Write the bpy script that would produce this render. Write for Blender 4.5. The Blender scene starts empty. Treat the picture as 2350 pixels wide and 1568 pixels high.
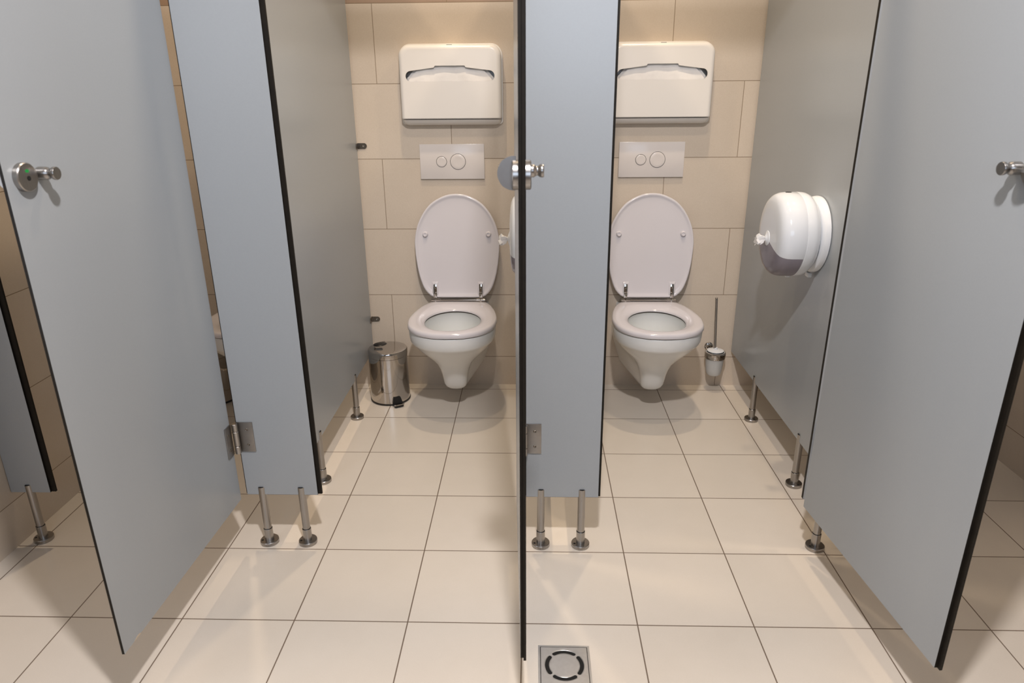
import bpy, bmesh, math, random
from mathutils import Matrix, Vector
random.seed(7)
PI = math.pi
sc = bpy.context.scene
COL = sc.collection

# ------------------------------------------------------------------ helpers
def srgb(r, g, b):
    f = lambda c: (c / 255 / 12.92) if c / 255 <= .04045 else ((c / 255 + .055) / 1.055) ** 2.4
    return (f(r), f(g), f(b), 1)

def obj(name, bm, mat, parent=None, angle=35, smooth=True):
    me = bpy.data.meshes.new(name)
    bmesh.ops.recalc_face_normals(bm, faces=bm.faces)
    bm.to_mesh(me); bm.free()
    for m in (mat if isinstance(mat, (list, tuple)) else [mat]):
        me.materials.append(m)
    if smooth:
        for p in me.polygons: p.use_smooth = True
        me.set_sharp_from_angle(angle=math.radians(angle))
    o = bpy.data.objects.new(name, me); COL.objects.link(o)
    if parent: o.parent = parent
    return o

def tag(o, label, cat, group=None):
    o['label'] = label; o['category'] = cat
    if group: o['group'] = group
    return o

def thing(name, label, cat, loc=(0, 0, 0), rotz=0, group=None):
    o = bpy.data.objects.new(name, None); COL.objects.link(o)
    o.empty_display_size = .05
    o.location = loc; o.rotation_euler = (0, 0, rotz)
    return tag(o, label, cat, group)

def dup(root, loc, label, rotz=None):
    r = root.copy(); COL.objects.link(r); r.location = loc; r['label'] = label
    if rotz is not None: r.rotation_euler = (0, 0, rotz)
    for ch in list(root.children):
        c = ch.copy(); COL.objects.link(c); c.parent = r
        for g in list(ch.children):
            d = g.copy(); COL.objects.link(d); d.parent = c
    return r

def struct(name, bm, mat):
    o = obj(name, bm, mat, smooth=False); o['kind'] = 'structure'; return o

def box(bm, x0, x1, y0, y1, z0, z1, bev=0, seg=2, mi=0):
    vs = [bm.verts.new((x, y, z)) for x in (x0, x1) for y in (y0, y1) for z in (z0, z1)]
    fs = []
    for a in ((0, 1, 3, 2), (4, 6, 7, 5), (0, 4, 5, 1), (2, 3, 7, 6), (0, 2, 6, 4), (1, 5, 7, 3)):
        f = bm.faces.new([vs[i] for i in a]); f.material_index = mi; fs.append(f)
    if bev:
        es = set(e for f in fs for e in f.edges)
        bmesh.ops.bevel(bm, geom=list(es), offset=bev, segments=seg, profile=.5, affect='EDGES')
    return bm

def lathe(bm, prof, seg=40, M=None, mi=0, cap0=True, cap1=True):
    """prof: list of (r, z); spun around local Z, then moved by M."""
    M = M or Matrix()
    rings = []
    for r, z in prof:
        if r < 1e-6:
            rings.append([bm.verts.new(M @ Vector((0, 0, z)))])
        else:
            rings.append([bm.verts.new(M @ Vector((r * math.cos(2 * PI * k / seg), r * math.sin(2 * PI * k / seg), z))) for k in range(seg)])
    for a, b in zip(rings, rings[1:]):
        if len(a) == 1 and len(b) == 1: continue
        for k in range(seg):
            k2 = (k + 1) % seg
            if len(a) == 1: f = bm.faces.new((a[0], b[k], b[k2]))
            elif len(b) == 1: f = bm.faces.new((a[k], a[k2], b[0]))
            else: f = bm.faces.new((a[k], a[k2], b[k2], b[k]))
            f.material_index = mi
    if cap0 and len(rings[0]) > 1: bm.faces.new(rings[0]).material_index = mi
    if cap1 and len(rings[-1]) > 1: bm.faces.new(rings[-1]).material_index = mi
    return bm

def cyl(bm, r, p0, p1, seg=24, mi=0, bev=0):
    p0, p1 = Vector(p0), Vector(p1); d = p1 - p0; L = d.length
    M = Matrix.Translation(p0) @ d.to_track_quat('Z', 'Y').to_matrix().to_4x4()
    if bev: pr = [(r - bev, 0), (r, bev), (r, L - bev), (r - bev, L)]
    else: pr = [(r, 0), (r, L)]
    return lathe(bm, pr, seg, M, mi)

def loft(bm, rings, cap0=True, cap1=True, mi=0, close=True):
    R = [[bm.verts.new(p) for p in r] for r in rings]
    n = len(R[0])
    for a, b in zip(R, R[1:]):
        for k in range(n if close else n - 1):
            k2 = (k + 1) % n
            bm.faces.new((a[k], a[k2], b[k2], b[k])).material_index = mi
    if cap0: bm.faces.new(R[0]).material_index = mi
    if cap1: bm.faces.new(R[-1]).material_index = mi
    return R

def catmull(pts, n=8):
    out = []
    P = [pts[0]] + list(pts) + [pts[-1]]
    for i in range(1, len(P) - 2):
        p0, p1, p2, p3 = P[i - 1:i + 3]
        for k in range(n):
            t = k / n
            out.append(tuple(.5 * ((2 * b) + (-a + c) * t + (2 * a - 5 * b + 4 * c - d) * t * t + (-a + 3 * b - 3 * c + d) * t ** 3)
                             for a, b, c, d in zip(p0, p1, p2, p3)))
    out.append(tuple(pts[-1]))
    return out

def sym_outline(half, n=8):
    """half outline from one axis point (x=0) to the other; mirrored in x."""
    h = catmull(half, n)
    return h + [(-x, y) for x, y in reversed(h[1:-1])]

def resample(poly, c, n):
    """points of a star-shaped polygon at n even angles about c"""
    out = []
    for k in range(n):
        a = 2 * PI * k / n; dx, dy = math.cos(a), math.sin(a); best = None
        for i in range(len(poly)):
            x0, y0 = poly[i][0] - c[0], poly[i][1] - c[1]
            x1, y1 = poly[(i + 1) % len(poly)][0] - c[0], poly[(i + 1) % len(poly)][1] - c[1]
            ex, ey = x1 - x0, y1 - y0
            den = dx * ey - dy * ex
            if abs(den) < 1e-12: continue
            t = (x0 * ey - y0 * ex) / den; s = (x0 * dy - y0 * dx) / den
            if t > 0 and -1e-6 <= s <= 1 + 1e-6 and (best is None or t > best): best = t
        out.append((c[0] + dx * best, c[1] + dy * best))
    return out

def round_rect(w0, w1, h0, h1, radii, seg=8):
    """counter-clockwise from bottom-left; radii = bl, br, tr, tl"""
    out = []
    for (cx, cy, r, a0) in ((w0 + radii[0], h0 + radii[0], radii[0], PI), (w1 - radii[1], h0 + radii[1], radii[1], 1.5 * PI),
                            (w1 - radii[2], h1 - radii[2], radii[2], 0), (w0 + radii[3], h1 - radii[3], radii[3], .5 * PI)):
        for k in range(seg + 1):
            a = a0 + .5 * PI * k / seg
            out.append((cx + r * math.cos(a), cy + r * math.sin(a)))
    return out

def fill_loops(bm, loops, mi=0):
    """flat face bounded by the first loop of verts with the other loops as holes"""
    es = []
    for L in loops:
        for a, b in zip(L, L[1:] + L[:1]):
            e = bm.edges.get((a, b)) or bm.edges.new((a, b)); es.append(e)
    r = bmesh.ops.triangle_fill(bm, use_beauty=True, use_dissolve=False, edges=es)
    for g in r['geom']:
        if isinstance(g, bmesh.types.BMFace): g.material_index = mi

# ------------------------------------------------------------------ materials
def mat(name, col, rough=.4, metal=0, spec=.5, **kw):
    m = bpy.data.materials.new(name); m.use_nodes = True
    b = m.node_tree.nodes['Principled BSDF']
    b.inputs['Base Color'].default_value = col
    b.inputs['Roughness'].default_value = rough
    b.inputs['Metallic'].default_value = metal
    b.inputs['Specular IOR Level'].default_value = spec
    for k, v in kw.items(): b.inputs[k].default_value = v
    return m

def nd(m, t, **kw):
    n = m.node_tree.nodes.new(t)
    for k, v in kw.items(): setattr(n, k, v)
    return n

def mottled(name, c0, c1, scale, rough=.4, metal=0, spec=.5, bump=0, stretch=(1, 1, 1), rvar=0):
    """procedural surface: two tones mixed by noise, optional fine bump"""
    m = mat(name, c0, rough, metal, spec); T = m.node_tree; L = T.links; b = T.nodes['Principled BSDF']
    tc = nd(m, 'ShaderNodeTexCoord'); mp = nd(m, 'ShaderNodeMapping'); mp.inputs['Scale'].default_value = stretch
    no = nd(m, 'ShaderNodeTexNoise'); no.inputs['Scale'].default_value = scale; no.inputs['Detail'].default_value = 5
    L.new(tc.outputs['Object'], mp.inputs['Vector']); L.new(mp.outputs['Vector'], no.inputs['Vector'])
    mx = nd(m, 'ShaderNodeMix', data_type='RGBA'); mx.inputs[6].default_value = c0; mx.inputs[7].default_value = c1
    L.new(no.outputs['Fac'], mx.inputs[0]); L.new(mx.outputs[2], b.inputs['Base Color'])
    if bump:
        bp = nd(m, 'ShaderNodeBump'); bp.inputs['Strength'].default_value = bump; bp.inputs['Distance'].default_value = .001
        L.new(no.outputs['Fac'], bp.inputs['Height']); L.new(bp.outputs['Normal'], b.inputs['Normal'])
    if rvar:
        mr = nd(m, 'ShaderNodeMapRange'); mr.inputs[3].default_value = rough - rvar; mr.inputs[4].default_value = rough + rvar
        L.new(no.outputs['Fac'], mr.inputs[0]); L.new(mr.outputs[0], b.inputs['Roughness'])
    return m

def tile_mat(name, ua, va, w, h, u0, v0, offs, grout_w, c0, c1, grout, rough, spec=.5, band=None, bandcol=None, speck=.9):
    """tiles laid along two object axes ua, va; band: v above which the tile colour changes"""
    m = mat(name, c0, rough, 0, spec); T = m.node_tree; L = T.links; b = T.nodes['Principled BSDF']
    def M(op, a, c=None, d=None):
        n = nd(m, 'ShaderNodeMath', operation=op)
        for i, v in enumerate((a, c, d)):
            if v is None: continue
            if isinstance(v, (int, float)): n.inputs[i].default_value = v
            else: L.new(v, n.inputs[i])
        return n.outputs[0]
    tc = nd(m, 'ShaderNodeTexCoord'); sp = nd(m, 'ShaderNodeSeparateXYZ'); L.new(tc.outputs['Object'], sp.inputs[0])
    U, V = sp.outputs[ua], sp.outputs[va]
    fv = M('DIVIDE', M('SUBTRACT', V, v0), h); row = M('FLOOR', fv); dv = M('FRACT', fv)
    par = M('MODULO', M('ADD', row, 100), 2)
    fu = M('ADD', M('DIVIDE', M('SUBTRACT', U, u0), w), M('MULTIPLY', par, offs)); colm = M('FLOOR', fu); du = M('FRACT', fu)
    eu = M('MULTIPLY', M('MINIMUM', du, M('SUBTRACT', 1.0, du)), w)
    ev = M('MULTIPLY', M('MINIMUM', dv, M('SUBTRACT', 1.0, dv)), h)
    d = M('MINIMUM', eu, ev)
    mr = nd(m, 'ShaderNodeMapRange'); mr.inputs[1].default_value = grout_w * .32; mr.inputs[2].default_value = grout_w * .62
    mr.inputs[3].default_value = 1; mr.inputs[4].default_value = 0; L.new(d, mr.inputs[0]); g = mr.outputs[0]
    cb = nd(m, 'ShaderNodeCombineXYZ'); L.new(colm, cb.inputs[0]); L.new(row, cb.inputs[1])
    wn = nd(m, 'ShaderNodeTexWhiteNoise', noise_dimensions='2D'); L.new(cb.outputs[0], wn.inputs['Vector'])
    no = nd(m, 'ShaderNodeTexNoise'); no.inputs['Scale'].default_value = 7; no.inputs['Detail'].default_value = 6; no.inputs['Roughness'].default_value = .62
    ad = nd(m, 'ShaderNodeVectorMath', operation='ADD'); L.new(tc.outputs['Object'], ad.inputs[0])
    sc_ = nd(m, 'ShaderNodeVectorMath', operation='SCALE'); L.new(wn.outputs['Color'], sc_.inputs[0]); sc_.inputs['Scale'].default_value = 9
    L.new(sc_.outputs[0], ad.inputs[1]); L.new(ad.outputs[0], no.inputs['Vector'])
    n2 = nd(m, 'ShaderNodeTexNoise'); n2.inputs['Scale'].default_value = 320; n2.inputs['Detail'].default_value = 2
    L.new(tc.outputs['Object'], n2.inputs['Vector'])
    fac = M('ADD', M('ADD', M('MULTIPLY', wn.outputs['Value'], .40), M('MULTIPLY', no.outputs['Fac'], .7)), M('MULTIPLY', M('SUBTRACT', n2.outputs['Fac'], .5), speck))
    mx = nd(m, 'ShaderNodeMix', data_type='RGBA'); mx.inputs[6].default_value = c0; mx.inputs[7].default_value = c1
    L.new(fac, mx.inputs[0]); colr = mx.outputs[2]
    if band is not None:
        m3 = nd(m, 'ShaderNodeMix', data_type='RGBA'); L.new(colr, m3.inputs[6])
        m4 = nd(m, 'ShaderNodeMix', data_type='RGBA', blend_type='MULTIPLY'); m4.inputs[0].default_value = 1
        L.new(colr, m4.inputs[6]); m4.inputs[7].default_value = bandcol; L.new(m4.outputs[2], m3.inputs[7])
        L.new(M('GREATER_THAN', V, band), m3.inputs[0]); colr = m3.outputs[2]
    m2 = nd(m, 'ShaderNodeMix', data_type='RGBA'); L.new(g, m2.inputs[0]); L.new(colr, m2.inputs[6]); m2.inputs[7].default_value = grout
    L.new(m2.outputs[2], b.inputs['Base Color'])
    hgt = M('SUBTRACT', M('MULTIPLY', no.outputs['Fac'], .12), g)
    bp = nd(m, 'ShaderNodeBump'); bp.inputs['Strength'].default_value = .35; bp.inputs['Distance'].default_value = .001
    L.new(hgt, bp.inputs['Height']); L.new(bp.outputs['Normal'], b.inputs['Normal'])
    rr = nd(m, 'ShaderNodeMapRange'); rr.inputs[3].default_value = rough; rr.inputs[4].default_value = .8; L.new(g, rr.inputs[0])
    L.new(rr.outputs[0], b.inputs['Roughness'])
    return m

G_W = srgb(140, 122, 101)
WT0, WT1 = srgb(200, 186, 169), srgb(214, 201, 185)
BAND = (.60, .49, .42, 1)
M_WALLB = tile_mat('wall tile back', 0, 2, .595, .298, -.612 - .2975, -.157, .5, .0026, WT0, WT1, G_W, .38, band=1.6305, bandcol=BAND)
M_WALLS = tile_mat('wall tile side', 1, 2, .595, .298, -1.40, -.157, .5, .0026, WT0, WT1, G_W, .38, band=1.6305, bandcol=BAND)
M_FLOOR = tile_mat('floor tile', 0, 1, .3, .3, 0, 0, 0, .0034, srgb(212, 203, 190), srgb(224, 215, 203), srgb(112, 95, 80), .2, .5, speck=.5)
M_CEIL = mottled('ceiling paint', srgb(150, 146, 140), srgb(144, 140, 134), 3, .9)
M_LAM = mottled('blue grey laminate', srgb(158, 163, 167), srgb(162, 167, 171), 260, .27, 0, .5, bump=.02)
M_CORE = mottled('black laminate core', srgb(20, 17, 14), srgb(34, 29, 22), 60, .55, 0, .2)
M_CER = mottled('glazed ceramic', srgb(228, 229, 228), srgb(224, 225, 224), 4, .07)
M_SEAT = mottled('seat plastic', srgb(220, 216, 220), srgb(216, 212, 216), 4, .14)
M_PLA = mottled('cream white plastic', srgb(234, 230, 225), srgb(230, 226, 221), 5, .25)
M_WHT = mottled('gloss white plastic', srgb(230, 233, 237), srgb(226, 229, 233), 5, .12)
M_PLATE = mottled('pale grey plastic', srgb(224, 217, 213), srgb(220, 213, 209), 5, .2)
M_STEEL = mottled('brushed steel', (.34, .325, .31, 1), (.44, .42, .40, 1), 40, .3, 1, stretch=(8, 8, .6), bump=.03, rvar=.06)
M_STEELD = mottled('dull steel plate', (.31, .295, .28, 1), (.39, .37, .35, 1), 60, .38, 1, bump=.02)
M_CHROME = mottled('polished chrome', (.50, .47, .44, 1), (.54, .51, .48, 1), 5, .07, 1)
M_DRAIN = mottled('stainless drain steel', (.46, .45, .44, 1), (.56, .55, .54, 1), 90, .34, 1, bump=.04)
M_BRACK = mottled('dark nickel', (.22, .195, .165, 1), (.28, .245, .21, 1), 30, .25, 1)
M_BLACK = mottled('black plastic', srgb(16, 15, 15), srgb(24, 22, 22), 20, .35)
M_HOLE = mottled('dark recess', srgb(8, 7, 6), srgb(14, 12, 10), 20, .8)
M_GREEN = mottled('green indicator', srgb(20, 140, 60), srgb(24, 150, 66), 20, .4)
M_PAPER = mottled('white tissue paper', srgb(240, 238, 236), srgb(228, 225, 223), 45, .9, bump=.5)
M_GASK = mottled('dark groove', srgb(70, 62, 55), srgb(60, 52, 46), 30, .6)
M_GLASS = mat('frosted glass', srgb(238, 238, 236), .45, 0, .5)
_b = M_GLASS.node_tree.nodes['Principled BSDF']; _b.inputs['Transmission Weight'].default_value = .45
M_SMOKE = mat('smoked clear plastic', srgb(160, 153, 162), .1, 0, .5)
_b = M_SMOKE.node_tree.nodes['Principled BSDF']; _b.inputs['Transmission Weight'].default_value = .3; _b.inputs['IOR'].default_value = 1.2
M_CHIP = mottled('bare chipped edge', srgb(205, 190, 168), srgb(180, 164, 142), 300, .8)
M_WATER = mat('toilet water', srgb(205, 216, 216), .03, 0, .5)

# ------------------------------------------------------------------ room shell
YW = .058
XL, XR, YF, ZC = -1.5555, 1.757, -4.2, 2.62
bm = bmesh.new(); box(bm, XL - .15, 2.4, YF - .15, YW + .15, -.1, 0); struct('floor', bm, M_FLOOR)
bm = bmesh.new(); box(bm, XL - .15, 2.4, YF - .15, YW + .15, ZC, ZC + .1); struct('ceiling', bm, M_CEIL)
bm = bmesh.new(); box(bm, XL - .15, 2.4, YW, YW + .12, 0, ZC); struct('wall_back', bm, M_WALLB)
bm = bmesh.new(); box(bm, XL - .12, XL, YF, YW, 0, ZC); struct('wall_left', bm, M_WALLS)
bm = bmesh.new(); box(bm, XR, XR + .12, YF, YW, 0, ZC); struct('wall_right', bm, M_WALLS)
bm = bmesh.new(); box(bm, XL - .15, 2.4, YF - .12, YF, 0, ZC); struct('wall_front', bm, mottled('dark wall paint', srgb(120, 108, 96), srgb(112, 100, 90), 3, .7))
bm = bmesh.new(); box(bm, 1.30, XR, -.59, -.50, 0, ZC); struct('wall_recess', bm, M_WALLB)

# ------------------------------------------------------------------ cubicle panels
ZB, ZT = .174, 1.9995

def panel_mesh(prof, z0, z1, faces_pos, axis):
    """prof extruded from z0 to z1; sides lying on one of faces_pos along axis are laminate, the rest core"""
    bm = bmesh.new()
    R = loft(bm, [[(x, y, z) for x, y in prof] for z in (z0, z1)], mi=1)
    bmesh.ops.recalc_face_normals(bm, faces=bm.faces)
    for f in bm.faces:
        c = f.calc_center_median()
        if abs(f.normal[axis]) > .9 and any(abs(c[axis] - p) < 1e-4 for p in faces_pos): f.material_index = 0
    return bm

def d_ring(r, d, side, n=12):
    """segment of a circle beyond the chord y = side*d"""
    a0 = math.asin(d / r)
    return [(r * math.cos(a0 + (PI - 2 * a0) * k / n), side * r * math.sin(a0 + (PI - 2 * a0) * k / n)) for k in range(n + 1)]

def leg_parts(parent, x, y, rot):
    """slotted tubular foot standing at x, y (thing space); the panel normal is local Y turned by rot"""
    R = Matrix.Translation((x, y, 0)) @ Matrix.Rotation(rot, 4, 'Z')
    bm = bmesh.new()
    r, d = .0113, .0062
    lathe(bm, [(r, .045), (r, ZB - .001)], 32)
    for s in (1, -1):
        ring = d_ring(r, d, s)
        loft(bm, [[(a, b, ZB - .001) for a, b in ring], [(a, b, .1985) for a, b in ring]])
        top = d_ring(r - .0013, d + .001, s)
        loft(bm, [[(a, b, .1984) for a, b in top], [(a, b, .2002) for a, b in top]], mi=1)
    bm.transform(R)
    leg = obj('leg', bm, [M_STEEL, M_HOLE], parent)
    bm = bmesh.new()
    lathe(bm, [(.0131, .010), (.0131, .0515), (.0126, .0522), (.0110, .0522)], 32, R)
    lathe(bm, [(.0121, .0522), (.0121, .0535), (.0110, .0536)], 32, R, mi=1)
    obj('collar', bm, [M_STEEL, M_HOLE], leg)
    bm = bmesh.new()
    lathe(bm, [(.0265, 0), (.0275, .001), (.0275, .0105), (.0263, .012), (.0128, .012)], 40, R, cap1=False)
    lathe(bm, [(.0036, .0121), (.0036, .0123)], 14, R @ Matrix.Translation((-.0185, -.008, 0)), mi=1)
    obj('flange', bm, [M_STEEL, M_HOLE], leg)

def pilaster(label, x0, x1, ext_l, ext_r, legs):
    xc = (x0 + x1) / 2
    t = thing('cubicle_pilaster', label, 'cubicle panel', (xc, -1.166, 0), group='front panels of the toilet cubicles')
    a, b = x0 - xc, x1 - xc
    prof = [(a, -.006), (b, -.006), (b, -.0005), (b + ext_r, -.0005), (b + ext_r, .006), (a - ext_l, .006), (a - ext_l, -.0005), (a, -.0005)]
    if ext_l == 0: prof = prof[:5] + [(a, .006)]
    if ext_r == 0: prof = [p for i, p in enumerate(prof) if i not in (2, 3)]; prof = [(p[0], p[1]) for p in prof]
    obj('panel', panel_mesh(prof, ZB, ZT, (-.006, .006), 1), [M_LAM, M_CORE], t, smooth=False)
    for lx in legs: leg_parts(t, lx - xc, 0, 0)
    return t

pilaster('narrow blue-grey laminate strip at far left, beside the left wall on a single steel foot', -1.5535, -1.432, 0, .0135, [-1.4975])
pilaster('blue-grey laminate front panel on two steel feet, left of the open left cubicle', -.8284, -.6156, .0045, .0115, [-.7845, -.6650])
pilaster('blue-grey laminate front panel on two steel feet, between the two visible toilets', .008, .2205, .004, .0065, [.0515, .1725])
pilaster('blue-grey laminate front panel at right, mostly hidden behind the open right door', .8188, 1.031, 0, .0115, [.8790, .978])

bm = bmesh.new(); box(bm, XL + .001, XR - .001, -1.182, -1.150, 2.0, 2.075, .003); hr = obj('head_rail', bm, M_STEEL, None)
tag(hr, 'long steel head rail running along the tops of the cubicle front panels', 'rail')

def partition(label, xp, brackets):
    t = thing('cubicle_partition', label, 'cubicle partition', (xp, 0, 0), group='side partitions of the toilet cubicles')
    prof = [(-.006, -1.158), (.006, -1.158), (.006, YW - .012), (-.006, YW - .012)]
    obj('panel', panel_mesh(prof, ZB, ZT, (-.006, .006), 0), [M_LAM, M_CORE], t, smooth=False)
    for y in (-.306, -.812): leg_parts(t, 0, y, PI / 2)
    for z in brackets:
        bm = bmesh.new()
        # tab on the wall with a rounded end, leg folded along the partition
        tab = [(.0065, -.0115), (.034, -.0115)] + [(.034 + .0115 * math.sin(a), -.0115 * math.cos(a)) for a in [PI * k / 10 for k in range(1, 10)]] + [(.034, .0115), (.0065, .0115)]
        loft(bm, [[(x, y, z + q) for x, q in tab] for y in (YW - .0035, YW - .0005)])
        box(bm, .0062, .0092, YW - .034, YW - .0005, z - .0115, z + .0115, .0008)
        br = obj('wall_bracket', bm, M_BRACK, t)
        bm = bmesh.new()
        lathe(bm, [(.0045, 0), (.0045, .0012), (.003, .0022), (.0015, .0016), (0, .0012)], 20, Matrix.Translation((.031, YW - .0035, z)) @ Matrix.Rotation(PI / 2, 4, 'X'))
        obj('screw', bm, M_CHROME, br)
    return t

partition('grey side partition left of the left visible toilet, with two wall brackets', -.718, (1.089, .324))
partition('grey side partition between the two visible toilets, behind the middle front panel', .112, ())
partition('grey side partition at right that carries the white round paper dispenser', .939, ())

# ------------------------------------------------------------------ doors
def door(label, H, ang, turn, dx=0, chip=False):
    """door in its own frame: +x runs from the hinge to the free edge, +y is the outer face normal."""
    t = thing('cubicle_door', label, 'door', (H[0], H[1], 0), ang, group='open cubicle doors')
    W = .606; zb = .168
    prof = [(0, 0), (0, -.012), (W - .008, -.012), (W - .008, -.0058), (W, -.0058), (W, 0)]
    bm = bmesh.new()
    bm = panel_mesh(prof, zb, 1.99, (0, -.012), 1)
    obj('panel', bm, [M_LAM, M_CORE], t, smooth=False)
    X0, Z0 = .5635 + dx, 1.176
    # outer rosette with indicator
    Rot = Matrix.Rotation(-PI / 2, 4, 'X')          # local z -> +y
    bm = bmesh.new()
    lathe(bm, [(.0248, 0), (.0248, .0085), (.0232, .0102), (0, .0102)], 44, Matrix.Translation((X0, 0, Z0)) @ Rot)
    ro = obj('lock_rosette', bm, M_STEEL, t)
    bm = bmesh.new(); lathe(bm, [(.0042, .0103), (.0042, .0106)], 20, Matrix.Translation((X0 - .001, 0, Z0 - .002)) @ Rot); obj('key_hole', bm, M_HOLE, ro)
    bm = bmesh.new()
    lathe(bm, [(.0046, .0103), (.0046, .0106)], 20, Matrix.Translation((X0, 0, Z0 + .0105)) @ Rot @ Matrix.Diagonal((1, .62, 1, 1)))
    obj('indicator', bm, M_GREEN, ro)['label'] = 'green vacant indicator'
    kp = [(.0106, 0), (.0114, .001), (.0114, .0150), (.0110, .0170), (.0092, .0195), (.0082, .0215), (.0084, .0235), (.0102, .0262), (.0114, .0285), (.0116, .0325), (.0108, .0338), (0, .0338)]
    bm = bmesh.new(); lathe(bm, kp, 36, Matrix.Translation((.5225 + dx, 0, Z0 + .002)) @ Rot); obj('knob', bm, M_STEEL, t)
    # inner rosette, thumb turn, knob
    RotI = Matrix.Rotation(PI / 2, 4, 'X')          # local z -> -y
    bm = bmesh.new()
    lathe(bm, [(.0248, 0), (.0248, .0085), (.0232, .0102), (0, .0102)], 44, Matrix.Translation((X0, -.012, Z0)) @ RotI)
    ri = obj('lock_rosette', bm, M_STEEL, t)
    # D-shaped turn piece standing out from the rosette
    half = [(0.0, -.0285), (.010, -.0275), (.0205, -.0205), (.0262, -.009), (.0275, 0), (.0262, .009), (.0205, .0205), (.010, .0275), (0.0, .0285)]
    out = catmull(half, 5)
    bm = bmesh.new()
    loft(bm, [[(-.0022, a, b) for a, b in out], [(-.0032, a * .98, b * .98) for a, b in out]][:1] +
         [[(0.0024, a, b) for a, b in out]])
    bmesh.ops.bevel(bm, geom=list(bm.edges), offset=.0006, segments=2, affect='EDGES')
    bm.transform(Matrix.Translation((X0, -.0150, Z0 + .003)) @ Matrix.Rotation(turn, 4, 'Y') @ Matrix.Diagonal((1.2, -1.16, 1, 1)))
    obj('thumb_turn', bm, M_STEELD, ri)
    bm = bmesh.new(); lathe(bm, kp, 36, Matrix.Translation((.5225 + dx, -.012, Z0 + .002)) @ RotI); obj('knob', bm, M_STEEL, t)
    # hinge: barrel in front of the corner, one leaf on the door, one on the pilaster
    z0, z1 = .3205, .4155
    bm = bmesh.new()
    bx, by = -.004, .0125
    for a, b in ((z0, z0 + .0235), (z0 + .0247, z0 + .0703), (z0 + .0715, z1)):
        cyl(bm, .0083, (bx, by, a), (bx, by, b), 28, bev=.0008)
    cyl(bm, .0070, (bx, by, z0 + .001), (bx, by, z1 - .001), 20, mi=1)
    hg = obj('hinge', bm, [M_STEEL, M_HOLE], t)
    bm = bmesh.new(); box(bm, .0, .036, .0003, .0033, z0, z1, .0007); obj('hinge_leaf', bm, M_STEELD, hg)
    for zz in (z0 + .023, z1 - .024):
        bm = bmesh.new(); lathe(bm, [(.0042, 0), (.0042, .0006), (.003, .0016), (.0014, .0006), (0, .0004)], 18, Matrix.Translation((.022, .0033, zz)) @ Rot); obj('screw', bm, M_BRACK, hg)
    # pilaster leaf, given in the plane of the front panels
    inv = (Matrix.Translation((H[0], H[1], 0)) @ Matrix.Rotation(ang, 4, 'Z')).inverted()
    wx = (Matrix.Translation((H[0], H[1], 0)) @ Matrix.Rotation(ang, 4, 'Z') @ Vector((bx, by, 0)))
    bm = bmesh.new(); box(bm, wx.x, wx.x + .0475, -1.1753, -1.1723, z0, z1, .0007); bm.transform(inv); obj('hinge_leaf', bm, M_STEELD, hg)
    for zz in (z0 + .023, z1 - .024):
        bm = bmesh.new(); lathe(bm, [(.0042, 0), (.0042, .0006), (.003, .0016), (.0014, .0006), (0, .0004)], 18,
                                inv @ Matrix.Translation((wx.x + .029, -1.1753, zz)) @ RotI); obj('screw', bm, M_BRACK, hg)
    if chip:
        bm = bmesh.new()
        pts = [(.5415, .1678), (.548, .1716), (.556, .1722), (.563, .1704), (.5695, .1678)]
        loft(bm, [[(x, .0004, z) for x, z in pts], [(x, -.0010, z) for x, z in pts]])
        obj('chipped_edge', bm, M_CHIP, t)['label'] = 'pale chip on the bottom edge'
    return t

A = lambda dx, dy: math.atan2(dy, dx)
door('open cubicle door at left showing its outer face, round lock with green dot', (-.8415, -1.189), A(-.0140, -.6055), 0, 0, True)
door('open cubicle door in the middle, seen edge-on with locks on both sides', (-.0085, -1.189), A(.0222, -.6055), 0)
door('open cubicle door at far right showing its plain grey inner face', (.8229, -1.1995), A(.0560, -.603), PI / 2 - .08, -.013)

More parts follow.
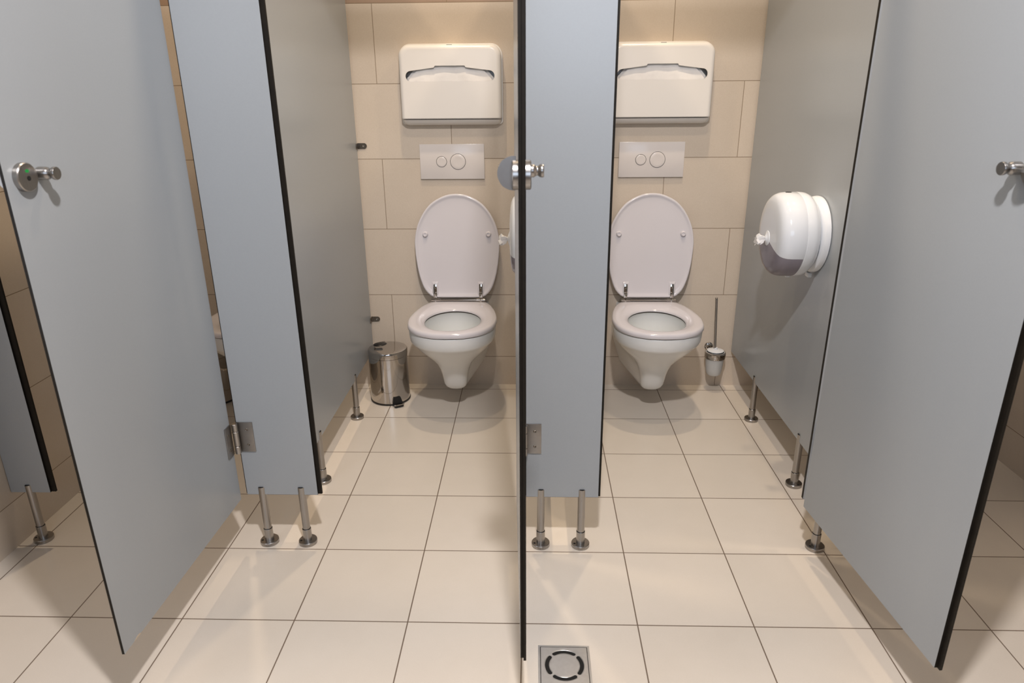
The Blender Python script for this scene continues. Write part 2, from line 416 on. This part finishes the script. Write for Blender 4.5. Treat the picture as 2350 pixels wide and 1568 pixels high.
# ------------------------------------------------------------------ toilets
def make_toilet(loc, label):
    t = thing('toilet', label, 'toilet', loc, group='wall-hung toilets')
    N = 96
    Y0 = YW                                               # world Y of the wall; local y = world Y - Y0
    # ---- bowl: rings with a rounded front and sides running back to the wall
    lev = [(0.4050, 0.1765, 0.128, -0.4490, -0.2570), (0.4000, 0.1780, 0.130, -0.4510, -0.2570), (0.3760, 0.1770, 0.134, -0.4500, -0.2570), (0.3580, 0.1745, 0.137, -0.4470, -0.2560),
           (0.3500, 0.1700, 0.138, -0.4420, -0.2550), (0.3440, 0.1640, 0.139, -0.4353, -0.2548), (0.3300, 0.1545, 0.142, -0.4224, -0.2548), (0.3100, 0.1370, 0.145, -0.4018, -0.2536), (0.2900, 0.1175, 0.147, -0.3792, -0.2514), (0.2700, 0.0985, 0.146, -0.3566, -0.2492),
           (0.2450, 0.0780, 0.141, -0.3311, -0.2447), (0.2150, 0.0635, 0.131, -0.3077, -0.2409), (0.1850, 0.0555, 0.122, -0.2903, -0.2371), (0.1600, 0.0515, 0.114, -0.2778, -0.2336),
           (0.1350, 0.0485, 0.106, -0.2660, -0.2280), (0.1180, 0.0445, 0.099, -0.2520, -0.2170), (0.1070, 0.0370, 0.090, -0.2380, -0.2060), (0.1020, 0.0260, 0.075, -0.2220, -0.1980)]
    def ring(z, a, b, yf, yc):
        P = []
        nf, ns = 28, 14
        for k in range(ns): P.append((b + (a - b) * (k / ns), 0 + (yc - Y0) * (k / ns)))
        for k in range(nf + 1):
            th = PI * k / nf
            e = .93
            P.append((a * math.copysign(abs(math.cos(th)) ** e, math.cos(th)), (yc - Y0) + (yf - yc) * abs(math.sin(th)) ** e))
        for k in range(1, ns + 1): P.append((-a + (a - b) * (k / ns), (yc - Y0) * (1 - k / ns)))
        return [(x, y - .0005, z) for x, y in P]
    bm = bmesh.new()
    rings = [ring(*l) for l in lev]
    n = len(rings[0])
    # inner basin
    c = (0, -.246 - Y0)
    R = [[bm.verts.new(p) for p in r] for r in rings]
    for a, b in zip(R, R[1:]):
        for k in range(n): bm.faces.new((a[k], a[(k + 1) % n], b[(k + 1) % n], b[k]))
    bm.faces.new(R[-1])
    hole = [[(.117 * s * math.cos(2 * PI * k / 64), c[1] + dy + .150 * s2 * math.sin(2 * PI * k / 64), z) for k in range(64)]
            for s, s2, dy, z in ((1, 1, 0, .405), (1.02, 1.02, 0, .399), (1.03, 1.03, 0, .385), (.98, .99, 0, .34), (.86, .88, .005, .29), (.66, .68, .012, .25), (.48, .5, .018, .225))]
    HR = [[bm.verts.new(p) for p in r] for r in hole]
    for a, b in zip(HR, HR[1:]):
        for k in range(64): bm.faces.new((a[k], a[(k + 1) % 64], b[(k + 1) % 64], b[k]))
    bm.faces.new(HR[-1])
    fill_loops(bm, [R[0], HR[0]])
    bowl = obj('bowl', bm, M_CER, t, angle=50)
    bm = bmesh.new()
    lathe(bm, [(0, 0), (1, 0)], 40, Matrix.Translation((0, c[1] + .012, .252)) @ Matrix.Diagonal((.081, .105, 1, 1)), cap1=False)
    obj('water', bm, M_WATER, bowl)
    # ---- seat ring
    half = [(0, .0), (.085, .0), (.108, -.003), (.124, -.015), (.148, -.065), (.168, -.14), (.179, -.215), (.1805, -.272), (.167, -.347), (.128, -.408), (.072, -.4425), (.03, -.451), (0, -.4525)]
    outl = resample(sym_outline(half), (0, -.245), N)
    inn = [(.1145 * math.cos(2 * PI * k / N), -.245 + .144 * math.sin(2 * PI * k / N)) for k in range(N)]
    def at(s, z): return [(o[0] + (i[0] - o[0]) * s, o[1] + (i[1] - o[1]) * s - Y0, z) for o, i in zip(outl, inn)]
    bm = bmesh.new()
    sec = [(.03, .4085), (0, .4115), (0, .4200), (.03, .4265), (.09, .4295), (.25, .4305), (.5, .4300), (.68, .4280), (.82, .4245), (.93, .4195), (1, .4145), (1.0, .4105), (.95, .4085)]
    loft(bm, [at(*s) for s in sec] + [at(.03, .4085)], cap0=False, cap1=False)
    bmesh.ops.remove_doubles(bm, verts=bm.verts, dist=1e-5)
    obj('seat', bm, M_SEAT, t, angle=60)
    bm = bmesh.new()
    loft(bm, [at(.10, .4052), at(.10, .4084)], cap0=False, cap1=False)
    loft(bm, [at(.98, .4052), at(.98, .4084)], cap0=False, cap1=False)
    obj('seat_gap', bm, M_GASK, t, angle=60)
    # ---- lid, leaning back on the wall
    lh = [(0, 0), (.07, 0), (.100, .001), (.121, .009), (.147, .038), (.166, .09), (.178, .155), (.1835, .225), (.1815, .265), (.173, .305), (.160, .338), (.139, .374), (.110, .407), (.075, .4295), (.035, .4445), (0, .448)]
    lo = resample(sym_outline(lh), (0, .22), N)
    def lr(s, d): return [(x * s, d, .22 + (y - .22) * s) for x, y in lo]
    bm = bmesh.new()
    rings = [lr(.3, .006), lr(.80, .006), lr(.90, .0055), lr(.935, .0040), lr(.955, .0010), lr(.968, 0), lr(.985, .0004), lr(.997, .003), lr(1, .007), lr(1, .013), lr(.985, .0165), lr(.95, .0175)]
    loft(bm, rings)
    tilt = Matrix.Translation((0, -.020 - Y0, .4475)) @ Matrix.Rotation(-math.atan2(.052, .448), 4, 'X')
    bm.transform(tilt)
    lid = obj('lid', bm, M_SEAT, t, angle=50)
    for sx in (-1, 1):
        bm = bmesh.new()
        lathe(bm, [(.0125, .0063), (.0118, .0020), (.0095, -.0055), (.0082, -.0068), (.0062, -.0068), (.0050, -.0045), (0, -.0045)], 24,
              tilt @ Matrix.Translation((.1365 * sx, 0, .277)) @ Matrix.Rotation(-PI / 2, 4, 'X'), cap0=False)
        obj('bumper', bm, M_SEAT, lid)
        bm = bmesh.new()
        box(bm, .1005 * sx - .0135, .1005 * sx + .0135, .0005, .0070, .012, .070, .0032, 3, mi=0)
        for f in bm.faces: f.material_index = 1
        b2 = bmesh.new(); box(b2, .1005 * sx - .0080, .1005 * sx + .0080, -.0022, .0020, .000, .061, .0014); tm = bpy.data.meshes.new('tmp'); b2.to_mesh(tm); b2.free()
        bm.from_mesh(tm); bpy.data.meshes.remove(tm)
        for zz in (.020, .046): lathe(bm, [(.0052, .0020), (.0052, .0026), (.0035, .0036), (.0015, .0030), (0, .0028)], 20, Matrix.Translation((.1005 * sx, 0, zz)) @ Matrix.Rotation(PI / 2, 4, 'X'), mi=2, cap0=False)
        bm.transform(tilt)
        br = obj('hinge_bracket', bm, [M_CHROME, M_SEAT, M_BRACK], lid)
    # hinge bar
    bm = bmesh.new()
    yb, zb = -.022 - Y0, .4385
    cyl(bm, .0042, (-.08, yb, zb), (.08, yb, zb), 20)
    for sx in (-1, 1):
        cyl(bm, .0066, (.078 * sx, yb, zb), (.098 * sx, yb, zb), 20, bev=.001)
        cyl(bm, .0062, (.100 * sx, yb, zb), (.119 * sx, yb, zb), 20, bev=.001)
        cyl(bm, .0060, (.100 * sx, yb - .0, .4295), (.100 * sx, yb, zb), 16)
    obj('hinge_bar', bm, M_CHROME, t)
    return t

TX = (-.302, .531, -1.138)
toi = make_toilet((TX[0], YW, 0), 'white wall-hung toilet with raised lid in the left cubicle, beside the chrome bin')
dup(toi, (TX[1], YW, 0), 'white wall-hung toilet with raised lid in the right cubicle, beside the toilet brush')
dup(toi, (TX[2], YW, 0), 'white toilet glimpsed through the gap beside the open left door')

# ------------------------------------------------------------------ seat cover dispensers
def make_seat_cover_dispenser(loc, label):
    t = thing('seat_cover_dispenser', label, 'paper dispenser', loc, group='seat cover dispensers above the toilets')
    w = .2035
    bm = bmesh.new()
    pl = lambda i, y: [(x, y, z) for x, z in round_rect(-w - .0045 + i, w + .0045 - i, .002 + i, .3100 - i, (.014, .014, .046, .046), 10)]
    loft(bm, [pl(0, -.0003), pl(0, -.0105), pl(.0012, -.012), pl(.004, -.012), pl(.006, -.009)])
    obj('back_plate', bm, M_PLA, t)
    bm = bmesh.new()
    def co(i, y): return [(x, y, z) for x, z in round_rect(-w + i, w - i, .0245 + i * .25, .305 - i, (max(.006 - i * .2, .002), max(.006 - i * .2, .002), .042 - i * .6, .042 - i * .6), 10)]
    rf = .017; arc = [PI / 2 * k / 7 for k in range(8)]
    rings = [co(0, -.0105)] + [co(rf * (1 - math.cos(a)), -.058 + rf * (1 - math.sin(a))) for a in arc] + [co(rf + .002, -.058)]
    R = loft(bm, rings, cap0=False, cap1=False)
    sl = [(-.157, .1675), (.157, .1675)]
    sl += [(.157 + .0205 * math.sin(a), .188 - .0205 * math.cos(a)) for a in [PI * k / 12 for k in range(1, 12)]]
    sl += [(.157, .2085), (.066, .2200), (.062, .2215), (.0605, .2255), (.058, .2270), (-.058, .2270), (-.0605, .2255), (-.062, .2215), (-.066, .2200), (-.157, .2085)]
    sl += [(-.157 - .0205 * math.sin(a), .188 + .0205 * math.cos(a)) for a in [PI * k / 12 for k in range(1, 12)]]
    H0 = [bm.verts.new((x, -.058, z)) for x, z in sl]
    H1 = [bm.verts.new((x, -.052, z)) for x, z in sl]
    for k in range(len(H0)):
        k2 = (k + 1) % len(H0); bm.faces.new((H0[k], H0[k2], H1[k2], H1[k]))
    fill_loops(bm, [R[-1], H0])
    # inner skin so that the shell has thickness
    inn = [bm.verts.new((x, -.052, z)) for x, z in round_rect(-w + .008, w - .008, .030, .297, (.006, .006, .036, .036), 10)]
    fill_loops(bm, [inn, H1])
    obj('cover', bm, M_PLA, t, angle=40)
    bm = bmesh.new()
    prof = [(-.0105, .0), (-.024, .0003), (-.036, .0045), (-.047, .0130), (-.0550, .0225), (-.0105, .0225)]
    xs = [(-w + .004, .55), (-w + .010, .82), (-w + .02, .96), (-w + .03, 1), (w - .03, 1), (w - .02, .96), (w - .010, .82), (w - .004, .55)]
    loft(bm, [[(x, -.0105 + (y + .0105) * s, .0225 + (z - .0225) * s) for y, z in prof] for x, s in xs])
    obj('bottom_tray', bm, M_PLA, t, angle=30)
    bm = bmesh.new()
    box(bm, -.011, .011, -.0485, -.0430, .3030, .3049, .0006)
    obj('lock_slot', bm, M_GASK, t)
    return t

def make_seat_covers(loc, label, sh):
    bm = bmesh.new()
    random.seed(int(sh * 100))
    def sheet(half, y, tw):
        pts = catmull(half, 5)
        poly = pts + [(-x * sh, z) for x, z in reversed(pts[1:-1])]
        vs = []
        nx = 24
        rows = []
        zs = [.035 + (.232 - .035) * k / 20 for k in range(21)]
        for z in zs:
            hw = .168
            for (x0, z0), (x1, z1) in zip(pts, pts[1:]):
                if min(z0, z1) <= z <= max(z0, z1) and z0 != z1: hw = x0 + (x1 - x0) * (z - z0) / (z1 - z0)
            rows.append([bm.verts.new((hw * (2 * k / nx - 1), y + tw * math.sin(k * .9 + z * 40) * .0012 + .002 * math.sin(z * 60), z)) for k in range(nx + 1)])
        for a, b in zip(rows, rows[1:]):
            for k in range(nx): bm.faces.new((a[k], a[k + 1], b[k + 1], b[k]))
    sheet([(.168, .03), (.168, .168), (.160, .182), (.146, .198), (.132, .210), (.122, .232)], -.0462, 1)
    sheet([(.175, .03), (.175, .168), (.168, .186), (.155, .203), (.143, .215), (.135, .232)], -.0385, .6)
    for f in bm.faces: f.smooth = True
    o = obj('paper_seat_covers', bm, M_PAPER, None, angle=180)
    o.location = loc
    tag(o, label, 'paper', 'stacks of paper seat covers')
    return o

DX = (-.3055, .5345); DZ = 1.1715
d0 = make_seat_cover_dispenser((DX[0], YW, DZ), 'wide white seat cover dispenser on the wall above the left visible toilet')
dup(d0, (DX[1], YW, DZ), 'wide white seat cover dispenser above the right toilet, cut off by a panel')
make_seat_covers((DX[0], YW, DZ), 'folded white paper seat covers in the slot of the left dispenser', 1)
make_seat_covers((DX[1], YW, DZ), 'folded white paper seat covers in the slot of the right dispenser', 1.01)

# ------------------------------------------------------------------ flush plates
def make_flush(loc, label):
    t = thing('flush_plate', label, 'flush plate', loc, group='flush plates above the toilets')
    bm = bmesh.new(); box(bm, -.1355, .1355, -.010, -.0003, -.0715, .0715, .0012); obj('plate', bm, M_PLATE, t)
    RI = Matrix.Rotation(PI / 2, 4, 'X')
    for x, r, name in ((-.0445, .0210, 'half_flush_button'), (.0245, .0313, 'full_flush_button')):
        bm = bmesh.new()
        lathe(bm, [(r, .0102), (r, .0112), (r - .002, .0122), (r * .6, .0118), (r * .3, .0115), (0, .0114)], 44, Matrix.Translation((x, 0, 0)) @ RI, cap0=False)
        b = obj(name, bm, M_PLATE, t)
        bm = bmesh.new()
        lathe(bm, [(r, .0103), (r + .0016, .0103)], 44, Matrix.Translation((x, 0, 0)) @ RI, cap0=False, cap1=False)
        obj('button_gap', bm, M_HOLE, b)
    return t
f0 = make_flush((-.3145, YW, 1.0235), 'pale grey flush plate with two round buttons above the left visible toilet')
dup(f0, (.5195, YW, 1.0275), 'pale grey flush plate with two round buttons above the right toilet')

# ------------------------------------------------------------------ toilet roll dispensers (local z = out of the partition)
def make_roll_dispenser(loc, label, sgn):
    t = thing('toilet_paper_dispenser', label, 'paper dispenser', loc, group='round toilet paper dispensers')
    out = Matrix.Rotation(-PI / 2 if sgn < 0 else PI / 2, 4, 'Y')      # local z -> -x or +x
    R = .1333
    bm = bmesh.new()
    lathe(bm, [(R - .018, .0004), (R - .013, .003), (R - .012, .010), (R - .014, .018), (R - .022, .024), (R - .03, .026)], 72, out)
    bp = obj('back_plate', bm, M_WHT, t)
    prof = [(R - .032, .026), (R - .018, .032), (R - .007, .042), (R - .0015, .054), (R, .066), (R, .0749), (R - .0008, .0755), (R - .0008, .0775), (R, .0785), (R - .0004, .112), (R - .0025, .126), (R - .008, .1375), (R - .017, .1455),
            (R - .030, .1500), (R - .055, .1530), (R - .09, .1542), (.016, .1545), (0, .1545)]
    bm = bmesh.new()
    lathe(bm, prof, 96, out, cap0=False)
    zs = .0785
    k = .34
    sx = -1 if sgn < 0 else 1
    # cut along two planes running down either side from the nozzle, and along the seam of the front shell
    for s in (1, -1):
        bmesh.ops.bisect_plane(bm, geom=bm.verts[:] + bm.edges[:] + bm.faces[:], plane_co=(0, 0, -.012), plane_no=(0, s * k, 1))
    win = []
    for f in bm.faces:
        c = f.calc_center_median()
        if c.x * sx > zs - 1e-4 and c.z < -.012 - k * abs(c.y) - 1e-5: win.append(f)
    bw = bm.copy()
    keep = set(f.index for f in win)
    bm.faces.index_update(); bw.faces.ensure_lookup_table()
    keep = set(f.index for f in win)
    bmesh.ops.delete(bm, geom=win, context='FACES')
    bmesh.ops.delete(bw, geom=[f for f in bw.faces if f.index not in keep], context='FACES')
    cover = obj('cover', bm, M_WHT, t, angle=50)
    w = obj('window', bw, M_SMOKE, cover, angle=50); w['label'] = 'smoked translucent window'
    # paper roll core glimpsed through the window, latch, nozzle and key slot
    bm = bmesh.new()
    lathe(bm, [(.09, .03), (.092, .034), (.092, .122), (.088, .126), (0, .126)], 48, out)
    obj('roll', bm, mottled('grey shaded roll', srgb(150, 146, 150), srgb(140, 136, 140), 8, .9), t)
    bm = bmesh.new()
    noz = Matrix.Translation((0, 0, -.012)) @ out
    lathe(bm, [(.024, .1530), (.0235, .1560), (.018, .1580), (.009, .1610), (.0075, .1625), (.006, .160), (0, .158)], 32, noz, cap0=False)
    obj('nozzle', bm, M_WHT, cover)
    bm = bmesh.new()
    lathe(bm, [(.006, R - .0010), (.006, R + .0006), (0, R + .0007)], 20, Matrix.Translation((sx * .105, 0, 0)) @ Matrix.Diagonal((1.6, 1, 1, 1)))
    obj('key_slot', bm, M_HOLE, cover)
    bm = bmesh.new(); box(bm, sx * .078 - .006, sx * .078 + .006, -.014, .014, -R - .006, -R + .004, .0025); obj('latch', bm, M_WHT, cover)
    bm = bmesh.new(); box(bm, sx * .014 - .006, sx * .014 + .006, -.03, .0, -R - .002, -R + .012, .002); obj('latch', bm, M_WHT, bp)
    return t

def paper_tuft(loc, label, sgn):
    random.seed(3)
    bm = bmesh.new()
    n = 14
    rings = []
    for k, (r, x) in enumerate(((.004, -.003), (.0055, .004), (.010, .011), (.014, .018), (.017, .025), (.012, .032))):
        ring = []
        for j in range(n):
            a = 2 * PI * j / n
            q = r * (1 + .38 * math.sin(3 * a + k * .7) + .25 * random.uniform(-1, 1))
            ring.append((sgn * (x + random.uniform(-.003, .003) * (k > 1)), q * math.cos(a) * .8, q * math.sin(a) - .25 * max(0, x)))
        rings.append(ring)
    loft(bm, rings)
    for s in range(3):
        a = s * 2.1 + .5
        p = [Vector((sgn * .010, 0, -.003)), Vector((sgn * .034, .016 * math.cos(a), -.010 + .014 * math.sin(a))),
             Vector((sgn * .027, .020 * math.cos(a + .9), -.010 + .016 * math.sin(a + .9)))]
        v = [bm.verts.new(q) for q in p]; bm.faces.new(v)
    o = obj('tissue_end', bm, M_PAPER, None, angle=25)
    o.location = loc
    return tag(o, label, 'tissue', 'twisted paper ends pulled from the dispensers')

make_roll_dispenser((.933, -.717, .866), 'round white toilet paper dispenser on the right grey partition', -1)
paper_tuft((.933 - .159, -.717, .854), 'crumpled white tissue end sticking out of the right round dispenser', -1)
make_roll_dispenser((.106, -.717, .866), 'round white toilet paper dispenser half hidden behind the edge-on middle door', -1)
paper_tuft((.106 - .159, -.717, .854), 'crumpled white tissue end beside the edge-on middle door', -1)

# ------------------------------------------------------------------ pedal bins
def make_bin(loc, rotz, label):
    t = thing('pedal_bin', label, 'bin', loc, rotz, group='small chrome pedal bins')
    bm = bmesh.new()
    lathe(bm, [(.084, 0), (.0885, .002), (.0890, .008), (.0870, .0095)], 64, cap1=False); obj('base_ring', bm, M_BLACK, t)
    bm = bmesh.new()
    lathe(bm, [(.0868, .008), (.0872, .012), (.0850, .2120), (.0838, .2135)], 64); body = obj('body', bm, M_CHROME, t)
    bm = bmesh.new()
    lathe(bm, [(.0850, .2142), (.0866, .2150), (.0866, .2330), (.0858, .2378), (.0835, .2415), (.079, .2432), (.06, .2448), (.03, .2456), (0, .2460)], 64); lid = obj('lid', bm, M_CHROME, t)
    bm = bmesh.new()
    box(bm, -.018, .018, .074, .0895, .200, .2425, .004, 3)
    lathe(bm, [(.026, 0), (.027, .002), (.025, .0035), (.012, .0042), (.010, .0056), (.006, .0056), (.005, .0046), (0, .0046)], 32, Matrix.Translation((-.018, .050, .2440)) @ Matrix.Diagonal((1.1, .9, 1, 1)))
    obj('lid_hinge', bm, M_BLACK, lid)
    bm = bmesh.new()
    # trapezoid pedal housing and tongue
    loft(bm, [[(-.020, -.084, .012), (.020, -.084, .012), (.015, -.084, .040), (-.015, -.084, .040)],
              [(-.024, -.100, .010), (.024, -.100, .010), (.016, -.093, .038), (-.016, -.093, .038)]])
    box(bm, -.020, .020, -.122, -.096, .004, .013, .003)
    ped = obj('pedal', bm, M_BLACK, t)
    bm = bmesh.new(); box(bm, -.023, .023, -.1225, -.117, .0125, .0165, .0012); obj('pedal_bar', bm, M_CHROME, ped)
    return t
b0 = make_bin((-.6135, -.100, 0), .50, 'small chrome pedal bin with black pedal beside the left visible toilet')
dup(b0, (-1.405, -.115, 0), 'dark shiny bin glimpsed through the gap beside the open left door', .38)

# ------------------------------------------------------------------ toilet brush
t = thing('toilet_brush_holder', 'frosted glass toilet brush cup in a chrome wall ring, right of the right toilet', 'brush holder', (.8455, -.012, 0))
bm = bmesh.new()
lathe(bm, [(.0, .0815), (.018, .082), (.028, .086), (.0335, .095), (.036, .110), (.0395, .150), (.0415, .178), (.0415, .1945), (.0385, .1945), (.0365, .150), (.033, .112), (.030, .098), (.02, .0885), (0, .087)], 48)
obj('glass_cup', bm, M_GLASS, t)
bm = bmesh.new()
lathe(bm, [(.0420, .166), (.0452, .167), (.0460, .170), (.0460, .1905), (.0450, .194), (.0420, .195), (.0420, .166)], 48, cap0=False, cap1=False)
ring = obj('ring', bm, M_CHROME, t)
bm = bmesh.new()
cyl(bm, .006, (-.012, .042, .185), (-.014, .066, .188), 16)
lathe(bm, [(.019, 0), (.019, .003), (.016, .006), (.008, .0085), (0, .009)], 32, Matrix.Translation((-.014, .0698, .196)) @ Matrix.Rotation(PI / 2, 4, 'X'))
obj('wall_rosette', bm, M_CHROME, t)
t = thing('toilet_brush', 'toilet brush with thin steel handle standing in the frosted glass cup', 'toilet brush', (.8455, -.012, 0))
bm = bmesh.new(); cyl(bm, .0052, (-.003, 0, .202), (-.017, .002, .446), 20, bev=.0015); obj('handle', bm, M_STEEL, t)
bm = bmesh.new(); lathe(bm, [(.0, .199), (.036, .199), (.0365, .201), (.030, .2035), (.009, .2065), (.008, .214), (0, .214)], 40); obj('collar', bm, M_WHT, t)
bm = bmesh.new(); lathe(bm, [(.006, .199), (.02, .180), (.024, .150), (.024, .120), (.018, .102), (0, .098)], 28); obj('bristle_head', bm, M_PAPER, t)

# ------------------------------------------------------------------ floor drain
t = thing('floor_drain', 'square stainless floor drain with four curved slots in the tiled floor', 'drain', (.1045, -1.6385, 0))
def sq(h): return [(-h, -h), (h, -h), (h, h), (-h, h)]
bm = bmesh.new()
O = [bm.verts.new((x, y, .0012)) for x, y in sq(.0635)]; I = [bm.verts.new((x, y, .0012)) for x, y in sq(.0585)]
fill_loops(bm, [O, I])
for L_, s in ((O, 1), (I, -1)):
    D = [bm.verts.new((v.co.x, v.co.y, .0002)) for v in L_]
    for k in range(4): bm.faces.new((L_[k], L_[(k + 1) % 4], D[(k + 1) % 4], D[k]))
obj('frame', bm, M_DRAIN, t, smooth=False)
bm = bmesh.new(); box(bm, -.0585, .0585, -.0585, .0585, .0001, .0004); obj('sump', bm, M_HOLE, t, smooth=False)
bm = bmesh.new()
O = [bm.verts.new((x, y, .0016)) for x, y in round_rect(-.0567, .0567, -.0567, .0567, (.001,) * 4, 3)]
loops = [O]; rims = []
for q in range(4):
    ac = PI / 2 * q; sp = .60; r0, r1 = .0370, .0475; rm = (r0 + r1) / 2; rr = (r1 - r0) / 2
    pts = [(r1, ac - sp + 2 * sp * k / 20) for k in range(21)]
    P = [(r * math.cos(a), r * math.sin(a)) for r, a in pts]
    e = ac + sp; P += [(rm * math.cos(e) + rr * math.cos(e + b), rm * math.sin(e) + rr * math.sin(e + b)) for b in [PI * k / 8 for k in range(1, 8)]]
    P += [(r0 * math.cos(a), r0 * math.sin(a)) for a in [ac + sp - 2 * sp * k / 20 for k in range(21)]]
    e = ac - sp; P += [(rm * math.cos(e) + rr * math.cos(e + PI + b), rm * math.sin(e) + rr * math.sin(e + PI + b)) for b in [PI * k / 8 for k in range(1, 8)]]
    L_ = [bm.verts.new((x, y, .0016)) for x, y in P]; loops.append(L_)
fill_loops(bm, loops)
for L_ in loops:
    cx = sum(v.co.x for v in L_) / len(L_)
    D = [bm.verts.new((v.co.x, v.co.y, .0004)) for v in L_]
    n = len(L_)
    for k in range(n): bm.faces.new((L_[k], L_[(k + 1) % n], D[(k + 1) % n], D[k]))
gr = obj('grate', bm, M_DRAIN, t, smooth=False)
# raised bright lips round the slots
bm = bmesh.new()
for q in range(4):
    ac = PI / 2 * q; sp = .62
    def arc(r, z): return [(r * math.cos(a), r * math.sin(a), z) for a in [ac - sp - .05 + (2 * sp + .1) * k / 24 for k in range(25)]]
    loft(bm, [arc(.0469, .0008), arc(.0478, .0015), arc(.0488, .0018)], cap0=False, cap1=False, close=False)
    loft(bm, [arc(.0376, .0008), arc(.0367, .0015), arc(.0357, .0018)], cap0=False, cap1=False, close=False)
obj('slot_lip', bm, M_DRAIN, gr, angle=80)

# ------------------------------------------------------------------ lights
def spot(name, loc, energy, col, size, rad=.045, blend=.9, target=None):
    l = bpy.data.lights.new(name, 'SPOT'); l.energy = energy; l.color = col; l.spot_size = math.radians(size); l.spot_blend = blend; l.shadow_soft_size = rad
    o = bpy.data.objects.new(name, l); COL.objects.link(o); o.location = loc
    if target: o.rotation_euler = (Vector(target) - Vector(loc)).to_track_quat('-Z', 'Y').to_euler()
    return o
WARM = (1, .795, .57); NEUT = (1, .95, .945); COOL = (.66, .80, 1)
LZ = 2.59
spot('corridor_downlight', (.08, -2.52, LZ), 170, NEUT, 172, .05, .6)
for x in TX: spot('cubicle_downlight', (x, -.47, LZ), 42, WARM, 116, .03)
for x in (-.29, .54): spot('entry_downlight', (x, -1.07, LZ), 28, WARM, 116, .03)
spot('entry_downlight', (1.40, -1.25, LZ), 24, WARM, 90, .06)
# cool fill added behind the camera; daylight from a doorway in the left wall
for nm, loc, rot, sx, sy, e in (('front_fill_light', (.1, -4.17, 1.75), (PI / 2, 0, 0), 1.6, .8, 15), ('doorway_light', (XL + .03, -2.35, 1.35), (PI / 2, 0, -PI / 2), .5, 1.4, 5.5)):
    l = bpy.data.lights.new(nm, 'AREA'); l.shape = 'RECTANGLE'; l.size = sx; l.size_y = sy; l.energy = e; l.color = COOL
    o = bpy.data.objects.new(nm, l); COL.objects.link(o); o.location = loc; o.rotation_euler = rot
w = bpy.data.worlds.new('world'); sc.world = w; w.use_nodes = True
w.node_tree.nodes['Background'].inputs[0].default_value = (.5, .5, .5, 1); w.node_tree.nodes['Background'].inputs[1].default_value = .05

# ------------------------------------------------------------------ camera
yaw, pitch, roll = math.radians(-1.80067995), math.radians(20.06175728), math.radians(.48505251)
cy, sy, cp, sp_, cr, sr = math.cos(yaw), math.sin(yaw), math.cos(pitch), math.sin(pitch), math.cos(roll), math.sin(roll)
F = Vector((sy * cp, cy * cp, -sp_)); r_ = Vector((cy, -sy, 0)); d_ = F.cross(r_)
Rt = cr * r_ + sr * d_; Dn = -sr * r_ + cr * d_
cam = bpy.data.cameras.new('camera'); co = bpy.data.objects.new('camera', cam); COL.objects.link(co)
co.matrix_world = Matrix(((Rt.x, -Dn.x, -F.x, .02551), (Rt.y, -Dn.y, -F.y, -2.95241), (Rt.z, -Dn.z, -F.z, 1.31468), (0, 0, 0, 1)))
cam.sensor_width = 36; cam.lens = 1596.22371 / 2350 * 36; cam.clip_start = .02
cam.dof.use_dof = True; cam.dof.focus_distance = 2.75; cam.dof.aperture_fstop = 7
sc.camera = co
sc.view_settings.view_transform = 'Standard'
sc.view_settings.look = 'None'
sc.view_settings.exposure = 0
sc.cycles.max_bounces = 10
sc.cycles.use_denoising = True
sc.cycles.sample_clamp_indirect = 8
